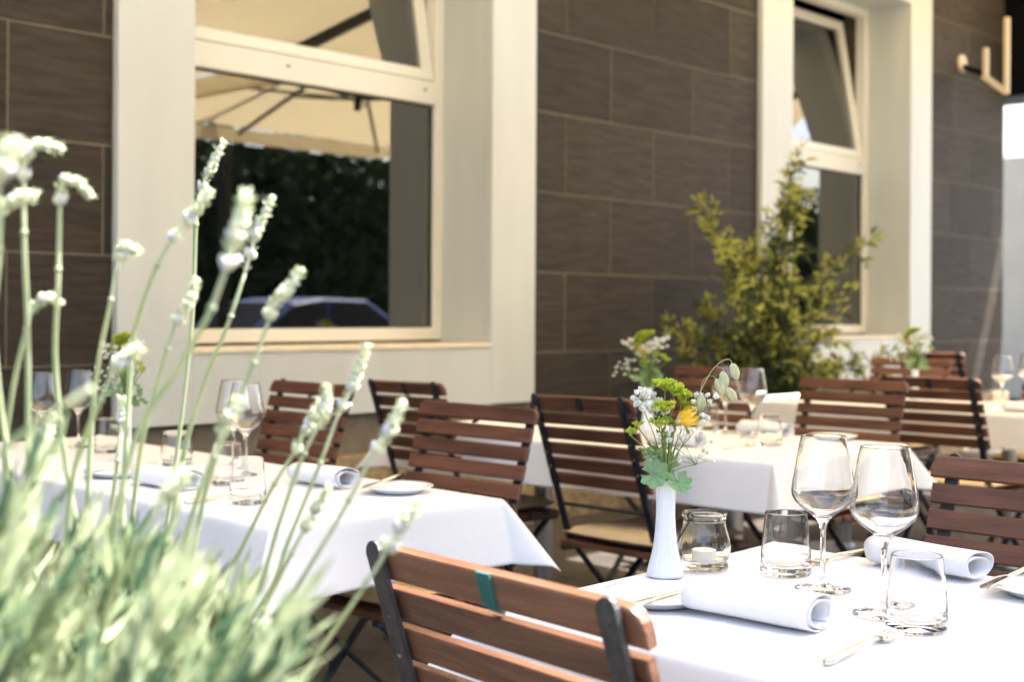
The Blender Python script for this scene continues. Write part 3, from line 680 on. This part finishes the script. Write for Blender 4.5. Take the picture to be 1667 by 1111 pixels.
for i, (tx, tz) in enumerate(tips):
    big = i < 9
    tip = Vector((tx - 6.45, rnd(-.32, .22), tz - zg(4.1))); root = Vector((rnd(-.06, .06), rnd(-.06, .06), .36))
    h = tip.z; mid = root.lerp(tip, .45) + Vector((-tip.x * .28, 0, .12 * (tip - root).length)); mid.z = min(mid.z, tip.z - .02)
    cur = bez([root, mid, tip], 14)
    br.tube(cur, [.011 * (1 - .85 * k / (len(cur) - 1)) for k in range(len(cur))], 5)
    L = len(cur)
    for k in range(5, L):
        f_ = k / (L - 1); p = cur[k]; d0 = (cur[k] - cur[k - 1]).normalized()
        for side in range(2):
            # side twig with leaves
            q = (rvec() + d0 * .9).normalized(); tl = rnd(.07, .20) * (1.15 - .5 * f_)
            e = p + q * tl; br.tube([p, e], [.0022, .001], 3, cap=False)
            for j in range(7):
                pp = p.lerp(e, rnd(.1, 1)); dd = (q * .8 + rvec() * .9).normalized()
                tipness = f_ * .75 + .25 * (pp - p).length / tl
                lf.leaf(pp, dd, rvec(), rnd(.045, .085), rnd(.010, .017), .2, m=1 if (tipness + rnd(-.3, .3) > .88) else 0)
            if f_ > .45 and random.random() < .5:
                for j in range(6): lf.leaf(e + rvec() * .02, (q + rvec()).normalized(), rvec(), rnd(.025, .045), rnd(.012, .018), .3, m=1)
br.build('branches', 'bark', sh); o = lf.build('leaves', ['olive_leaf', 'olive_tip'], sh); o['kind'] = 'stuff'

# ------------------------------------------------------------------ lavender in the foreground
cY, sY = math.cos(YAW), math.sin(YAW)
planter = thing('planter_box', 'dark planter box holding the lavender in front', 'planter', (.37, .92, 0), R(-6))
m = MB(); m.box(-.22, .22, -.42, .42, .0, .70, bev=.006); m.build('box', 'planter', planter)
m = MB(); m.box(-.235, .235, -.435, .435, .70, .715, bev=.003); m.build('rim', 'planter', planter)
def P3(depth, lat, z): return Vector((depth * cY + lat * sY, depth * sY - lat * cY, z))
lav = [thing('lavender_plant', 'pale sunlit lavender with tall flower spikes in the left foreground', 'lavender', (.40, .98, .715))]
LO = -Vector(lav[0].location)
# flower stems: (depth, [(image right, image down) of the head tip, head foot, stem way points], head kind)
def ray(u, v, d):
    return P3(d, (u - 833.5 + .006 * (v - 508)) / 2150 * d, 1.16 - (v - 508 - .006 * (u - 833.5)) / 2150 * d)
STEMS = [
 (1.02, [(97, 240), (60, 234), (42, 250), (38, 290)], [(39, 400), (45, 560), (46, 760), (60, 1000)], 1),
 (1.05, [(148, 318), (125, 296), (103, 296), (97, 335)], [(94, 460), (90, 600), (112, 790), (150, 1000)], 1),
 (.98, [(54, 318), (30, 322), (8, 338), (2, 352)], [(-2, 420), (-10, 560), (20, 800), (60, 1000)], 1),
 (1.10, [(99, 492), (78, 484), (58, 496), (50, 510)], [(40, 545), (18, 650), (8, 780), (40, 1000)], 1),
 (1.12, [(222, 412), (212, 402), (200, 404), (190, 440)], [(178, 500), (160, 590), (148, 700), (135, 1000)], 1),
 (1.12, [(340, 312), (322, 338), (306, 358), (276, 396)], [(252, 440), (225, 520), (212, 600), (190, 1000)], 2),
 (1.35, [(362, 232), (345, 268), (334, 292), (322, 325)], [(318, 380), (312, 520), (290, 720), (250, 1000)], 0),
 (.86, [(402, 315), (394, 345), (384, 385), (370, 432)], [(338, 515), (290, 600), (215, 730), (160, 1000)], 0),
 (1.20, [(443, 322), (428, 352), (416, 384), (398, 446)], [(370, 530), (330, 630), (295, 760), (260, 1000)], 0),
 (1.06, [(488, 442), (468, 470), (444, 500), (438, 520)], [(408, 605), (372, 690), (330, 820), (290, 1050)], 0),
 (1.18, [(320, 457), (312, 478), (304, 496), (287, 526)], [(268, 580), (238, 690), (222, 780), (200, 1000)], 0),
 (1.16, [(598, 566), (586, 596), (574, 628), (548, 682)], [(515, 770), (470, 880), (435, 970), (330, 1120)], 0),
 (1.16, [(522, 656), (510, 676), (498, 700), (480, 735)], [(440, 800), (400, 880), (370, 940), (300, 1100)], 0),
 (1.10, [(533, 630), (530, 650), (526, 676), (514, 700)], [(490, 750), (455, 850), (420, 960), (340, 1120)], 0),
 (1.02, [(656, 658), (640, 688), (625, 715), (606, 742)], [(560, 830), (500, 930), (450, 1010), (380, 1130)], 0),
 (.98, [(680, 818), (664, 840), (650, 862), (628, 900)], [(590, 960), (535, 1040), (490, 1110), (430, 1220)], 0),
 (1.12, [(534, 794), (520, 818), (506, 842), (494, 865)], [(470, 910), (440, 970), (420, 1010), (350, 1130)], 0),
 (1.00, [(226, 566), (212, 576), (196, 590), (180, 615)], [(160, 660), (135, 720), (115, 800), (100, 1000)], 0),
 (.66, [(262, 552), (225, 580), (190, 602), (150, 632)], [(90, 670), (20, 720), (-60, 790), (-120, 900)], 3),
 (1.00, [(388, 652), (378, 670), (368, 690), (358, 712)], [(345, 750), (325, 800), (300, 880), (260, 1000)], 0),
 (1.06, [(88, 678), (80, 694), (70, 715), (64, 740)], [(55, 780), (45, 840), (40, 900), (60, 1000)], 0),
 (.70, [(22, 232), (12, 250), (4, 275), (-4, 300)], [(-10, 340), (-20, 440), (-30, 620), (-20, 900)], 0),
 (.95, [(430, 1018), (427, 1032), (423, 1048), (415, 1062)], [(405, 1085), (395, 1105), (380, 1130), (350, 1180)], 0),
 (1.25, [(202, 650), (200, 668), (199, 690), (196, 710)], [(190, 760), (180, 830), (170, 900), (160, 1000)], 0),
 (.80, [(300, 770), (285, 790), (268, 815), (250, 840)], [(220, 890), (190, 950), (170, 1010), (150, 1100)], 0),
]
for si, (d, head, path, kind) in enumerate(STEMS):
    hp = [ray(u, v, d) for u, v in head]; sp = [ray(u, v, d + .0 + .03 * i) for i, (u, v) in enumerate(path)]
    pts = bez([hp[3]] + sp, 6); sc_ = .9 + .1 * d
    b = MB(); b.v = []; b.tube([p + LO for p in pts], [.0017 * sc_ + .0008 * k / len(pts) for k in range(len(pts))], 6)
    if kind != 3:
        nd = pts[5]; b.ball(nd + LO, .0032, 6, 4)
    st = b.build('flower_stem', 'lavender_stem', lav[0], smooth=True)
    if kind == 3: continue
    cur = bez(hp, 8); hd = MB(); tot = sum((cur[i + 1] - cur[i]).length for i in range(len(cur) - 1))
    hd.tube([p + LO for p in cur], .0016, 5)
    s_ = 0; nxt = 0; wz = .0064 * (1.05 if d < 1 else .95)
    for i in range(len(cur) - 1):
        seg = cur[i + 1] - cur[i]; s_ += seg.length; fr = s_ / tot
        if s_ >= nxt:
            gap = .0048 if fr < .52 else .0165
            nxt = s_ + gap; ax = seg.normalized(); tp = .50 + .65 * min(1, fr * 1.7); w_ = wz * tp * (.85 if kind == 1 else .92)
            a0 = rnd(0, 6)
            for k in range(9):
                q = Quaternion(ax, a0 + k * .698 + rnd(-.25, .25)) @ ax.orthogonal().normalized()
                hd.ball(cur[i] + LO + q * w_ * rnd(.35, .68) - ax * rnd(-.0022, .0022), w_ * rnd(.30, .44), 5, 4, (1, 1, rnd(1.5, 2.1)), axis=(q * .5 - ax * .9).normalized(), m=1 if random.random() < (.30 if fr > .45 else .08) else 0)
    s_ = 0
    for i in range(len(cur) - 1):
        ax = (cur[i + 1] - cur[i]).normalized()
        for k in range(3):
            q = Quaternion(ax, rnd(0, 6.28)) @ ax.orthogonal().normalized()
            hd.leaf(cur[i] + LO + q * wz * .35, (q * rnd(.5, 1) - ax * rnd(.4, 1)), rvec(), wz * rnd(.7, 1.15), wz * .30, .2, m=2)
    hd.build('flower_head', ['lavender_bud', 'lavender_corolla', 'lavender_stem'], st, smooth=True)
# foliage: shoots with narrow leaves
lf = MB()
nsh = 0
while nsh < 135:
    dp = rnd(.74, 1.20); lat = rnd(-.50, -.08) * (dp / .95)
    x_im = 833 + lat / dp * 2150
    top_v = 1085 + .36 * x_im + (rnd(-360, -180) if random.random() < .13 else rnd(-200, 130))
    if x_im > 450 or top_v > 1230: continue
    zt = 1.16 - (top_v - 508) / 2150 * dp
    root = P3(dp + rnd(-.08, .05), lat - .075 + rnd(-.05, .02), .70 + rnd(0, .06)); tip = P3(dp, lat, zt)
    if tip.z < root.z + .04: continue
    nsh += 1
    mid = root.lerp(tip, .5) + Vector((rnd(-.02, .02), rnd(-.02, .02), .02)); cur = bez([root, mid, tip], 7)
    lf.tube([p + LO for p in cur], [.0022 - .0009 * k / len(cur) for k in range(len(cur))], 4, cap=False)
    for k in range(3, len(cur)):
        ax = (cur[k] - cur[k - 1]).normalized(); a0 = k * 1.57 + rnd(-.3, .3)
        for s in (0, 1):
            q = Quaternion(ax, a0 + s * 3.14) @ ax.orthogonal().normalized(); dd = (ax * rnd(.9, 1.6) + q * rnd(.25, .7)).normalized()
            lf.leaf(cur[k] + LO, dd, q, rnd(.038, .070), rnd(.0052, .0086), .22, m=1 if random.random() < .36 else 0)
    for s in range(4):
        ax = (cur[-1] - cur[-2]).normalized(); lf.leaf(cur[-1] + LO, (ax + rvec() * .35).normalized(), rvec(), rnd(.035, .06), rnd(.0038, .006), .2)
o = lf.build('leaves', ['lavender_leaf', 'lavender_leaf_shade'], lav[0]); o['kind'] = 'stuff'

# ------------------------------------------------------------------ bracket, panel and houses at the far right
bk = thing('wall_bracket', 'cream angular bracket on the dark tiles at upper right', 'bracket', (10.30, D, 3.2))
m = MB(); m.lathe([(.001, 0), (.07, 0), (.07, .02), (.001, .025)], 20); m.v = [(x, -z, y) for x, y, z in m.v]; m.build('wall_plate', 'bracket_paint', bk)
m = MB(); m.tube([(0, -.02, -.03), (0, -.19, -.10)], .022, 10); m.build('stub', 'black_panel', bk)
m = MB(); m.box(-.022, .022, -.225, -.185, -.14, .10, bev=.006); m.build('upright', 'bracket_paint', bk)
m = MB(); m.bar((.0, -.19, -.125), (.0, -.375, -.275), .045, .042, (1, 0, 0)); m.build('arm', 'bracket_paint', bk)
m = MB(); m.box(-.02, .02, -.395, -.355, -.29, .32, bev=.006); m.build('outer_post', 'bracket_paint', bk)
pn = thing('black_panel', 'black panel in the upper right corner beyond the bracket', 'panel', (11.2, 4.7, 3.04))
m = MB(); m.box(-.02, .5, -.36, .4, .0, 1.4, bev=.02); m.build('panel', 'black_panel', pn)
m = MB(); m.box(-.045, .1, .1, .14, .5, .6); m.build('mount', 'parasol_frame', pn)
bl = thing('white_blind', 'bright white blind hanging at the far right edge', 'blind', (11.9, 4.6, 2.5))
m = MB(); m.box(-.0, .05, -1.0, .75, .10, .55, bev=.02); m.build('blind_cloth', 'white_blind', bl)
m = MB(); m.tube([(.02, -1.0, .55), (.02, .75, .55)], .05, 12); m.build('roller', 'white_blind', bl)
nb = thing('neighbour_house', 'pale grey neighbouring house beyond the corner of the facade', 'house', (18.2, 5.0, 0))
m = MB(); m.box(0, 5, -1.2, 6, 0, 6); m.build('wall', 'neighbour_wall', nb)
m = MB(); m.box(-.05, .02, -.75, -.45, 0, 2.6); m.build('pilaster', 'surround_paint', nb)
for (xx, yy, s) in ((12.1, 3.55, 0),):
    t = thing('corner_shrub', 'yellow-green leaves at the right edge near the neighbouring house', 'shrub', (xx, yy, 0))
    b = MB(); l2 = MB()
    for k in range(16):
        tip = Vector((rnd(-.3, .3), rnd(-.3, .3), rnd(.7, 1.6))); b.tube(bez([(0, 0, .0), (tip.x * .4, tip.y * .4, tip.z * .6), tip], 5), [.014] * 5 + [.007] * 6, 4)
        for j in range(70): p = tip * rnd(.5, 1) + rvec() * .1; l2.leaf(p, rvec() + Vector((0, 0, .4)), rvec(), rnd(.04, .07), rnd(.012, .02), m=j % 3 == 0)
    b.build('stems', 'bark', t); q = l2.build('leaves', ['olive_leaf', 'olive_tip'], t); q['kind'] = 'stuff'

# ------------------------------------------------------------------ parasols over the terrace (seen in the window glass)
def parasol(cx, cy_, hx, hy, ze, zp, mast, lab):
    t = thing('cantilever_parasol', lab, 'parasol', (mast[0], mast[1], 0), 0, 'beige cantilever parasols')
    o = Vector((mast[0], mast[1], 0)); c0 = Vector((cx, cy_, 0)) - o
    n = 10; b = MB(); corners = [(-hx, -hy), (hx, -hy), (hx, hy), (-hx, hy)]
    for k in range(4):
        p, q = Vector((*corners[k], ze)), Vector((*corners[(k + 1) % 4], ze)); vs = []
        for i in range(n + 1):
            for j in range(n + 1):
                e = p.lerp(q, j / n); f_ = i / n; v = Vector((0, 0, zp)).lerp(e, f_); v.z -= .05 * math.sin(math.pi * f_) + .04 * f_ * math.sin(math.pi * j / n) * -1 * .5
                vs.append(v + c0)
        b.add(vs, [(i * (n + 1) + j, (i + 1) * (n + 1) + j, (i + 1) * (n + 1) + j + 1, i * (n + 1) + j + 1) for i in range(n) for j in range(n)])
        fl = [p + c0, q + c0, q + c0 - Vector((0, 0, .14)), p + c0 - Vector((0, 0, .14))]; b.add(fl, [(0, 1, 2, 3)])
    cn = b.build('canopy', 'canopy_fabric', t); md = cn.modifiers.new('thickness', 'SOLIDIFY'); md.thickness = .002
    for k in range(8):
        a = [(-hx, -hy), (0, -hy), (hx, -hy), (hx, 0), (hx, hy), (0, hy), (-hx, hy), (-hx, 0)][k]
        m = MB(); m.bar(c0 + Vector((0, 0, zp - .09)), c0 + Vector((a[0], a[1], ze - .05)), .03, .03, (0, 0, 1)); m.build('rib', 'parasol_frame', t)
        m = MB(); m.bar(c0 + Vector((0, 0, zp - .55)), c0 + Vector((a[0] * .5, a[1] * .5, (zp + ze) / 2 - .1)), .022, .022, (0, 0, 1)); m.build('strut', 'parasol_frame', t)
    m = MB(); m.tube([c0 + Vector((0, 0, zp - .65)), c0 + Vector((0, 0, zp + .08))], .035, 12); m.build('hub', 'parasol_frame', t)
    m = MB(); m.box(-.05, .05, -.04, .04, .05, zp + .3, bev=.005); m.build('mast', 'parasol_frame', t)
    m = MB(); m.bar(Vector((0, 0, zp + .25)), c0 + Vector((0, 0, zp + .10)), .07, .05, (0, 0, 1)); m.build('arm', 'parasol_frame', t)
    m = MB(); m.box(-.45, .45, -.45, .45, .0, .06, bev=.01); m.build('base', 'planter', t)
parasol(4.00, .95, 1.90, 2.05, 3.0, 3.65, (4.05, -1.35), 'beige cantilever parasol whose canopy shades the near tables')
parasol(7.85, .75, 1.85, 1.85, 3.0, 3.65, (7.85, -1.35), 'beige cantilever parasol mirrored in the large window')

# ------------------------------------------------------------------ hedge, trees and car across the street (mirrored in the glass)
hd = thing('street_hedge', 'tall dark hedge across the street mirrored in the window', 'hedge', (14, -9, -.12))
b = MB()
core = MB(); core.box(-26, 26, -1.2, -.35, 0, 4.2); core.build('core', 'hedge_leaf', hd)
for k in range(16000):
    p = Vector((rnd(-26, 26), rnd(-.5, .15), rnd(0, 4.7))); b.leaf(p, rvec(), rvec(), rnd(.15, .32), rnd(.10, .2))
o = b.build('leaves', 'hedge_leaf', hd); o['kind'] = 'stuff'

car = thing('parked_car', 'blue parked car across the street mirrored in the lower window pane', 'car', (12.6, -6.3, -.12))
prof = [(-2.1, .35), (-2.15, .62), (-2.0, .86), (-1.45, .95), (-.75, 1.40), (-.2, 1.48), (.7, 1.46), (1.45, 1.05), (2.0, .98), (2.12, .7), (2.1, .35)]
def extr(pr, ys, ins):
    n = len(pr); vs = []
    for y, k in zip(ys, ins): vs += [(x * (1 - .02 * k), y, z - (.02 * k if z > .9 else 0)) for x, z in pr]
    f = [tuple(range(n)), tuple(range((len(ys) - 1) * n, len(ys) * n))[::-1]]
    for i in range(len(ys) - 1):
        for k in range(n): k2 = (k + 1) % n; f.append((i * n + k2, i * n + k, (i + 1) * n + k, (i + 1) * n + k2))
    return MB().add(vs, f)
extr(prof, (-.86, -.80, .80, .86), (2.5, 0, 0, 2.5)).build('body', 'car_paint', car)
for s_ in (-1, 1):
    for pr in ([(-1.25, .98), (-.72, 1.34), (-.12, 1.40), (-.12, .99)], [(-.04, .99), (-.04, 1.40), (.66, 1.38), (1.25, 1.04)]):
        y = s_ * .868; m = MB(); m.add([(x, y, z) for x, z in pr] + [(x, y - s_ * .02, z) for x, z in pr], [(0, 1, 2, 3), (7, 6, 5, 4)] + [(i, 4 + i, 4 + (i + 1) % 4, (i + 1) % 4) for i in range(4)]); m.build('side_window', 'car_glass', car)
    for x in (-1.35, 1.32):
        m = MB(); m.tube([(x, s_ * .66, .31), (x, s_ * .87, .31)], .31, 24); w_ = m.build('wheel', 'tyre', car); m = MB(); m.tube([(x, s_ * .80, .31), (x, s_ * .885, .31)], .19, 20); m.build('rim', 'rim', w_)
for a_, b_ in (((-1.40, .985), (-.80, 1.385)), ((1.40, 1.085), (.76, 1.44))):
    m = MB(); m.add([(a_[0], -.68, a_[1] + .012), (a_[0], .68, a_[1] + .012), (b_[0], .60, b_[1] + .012), (b_[0], -.60, b_[1] + .012), (a_[0], -.68, a_[1] - .02), (a_[0], .68, a_[1] - .02), (b_[0], .60, b_[1] - .02), (b_[0], -.60, b_[1] - .02)], [(0, 1, 2, 3), (7, 6, 5, 4), (0, 4, 5, 1), (1, 5, 6, 2), (2, 6, 7, 3), (3, 7, 4, 0)]); m.build('windscreen', 'car_glass', car)
for s_ in (-1, 1):
    m = MB(); m.box(-2.16, -2.0, s_ * .62 - .15, s_ * .62 + .15, .68, .80, bev=.02); m.build('headlight', 'white_blind', car)
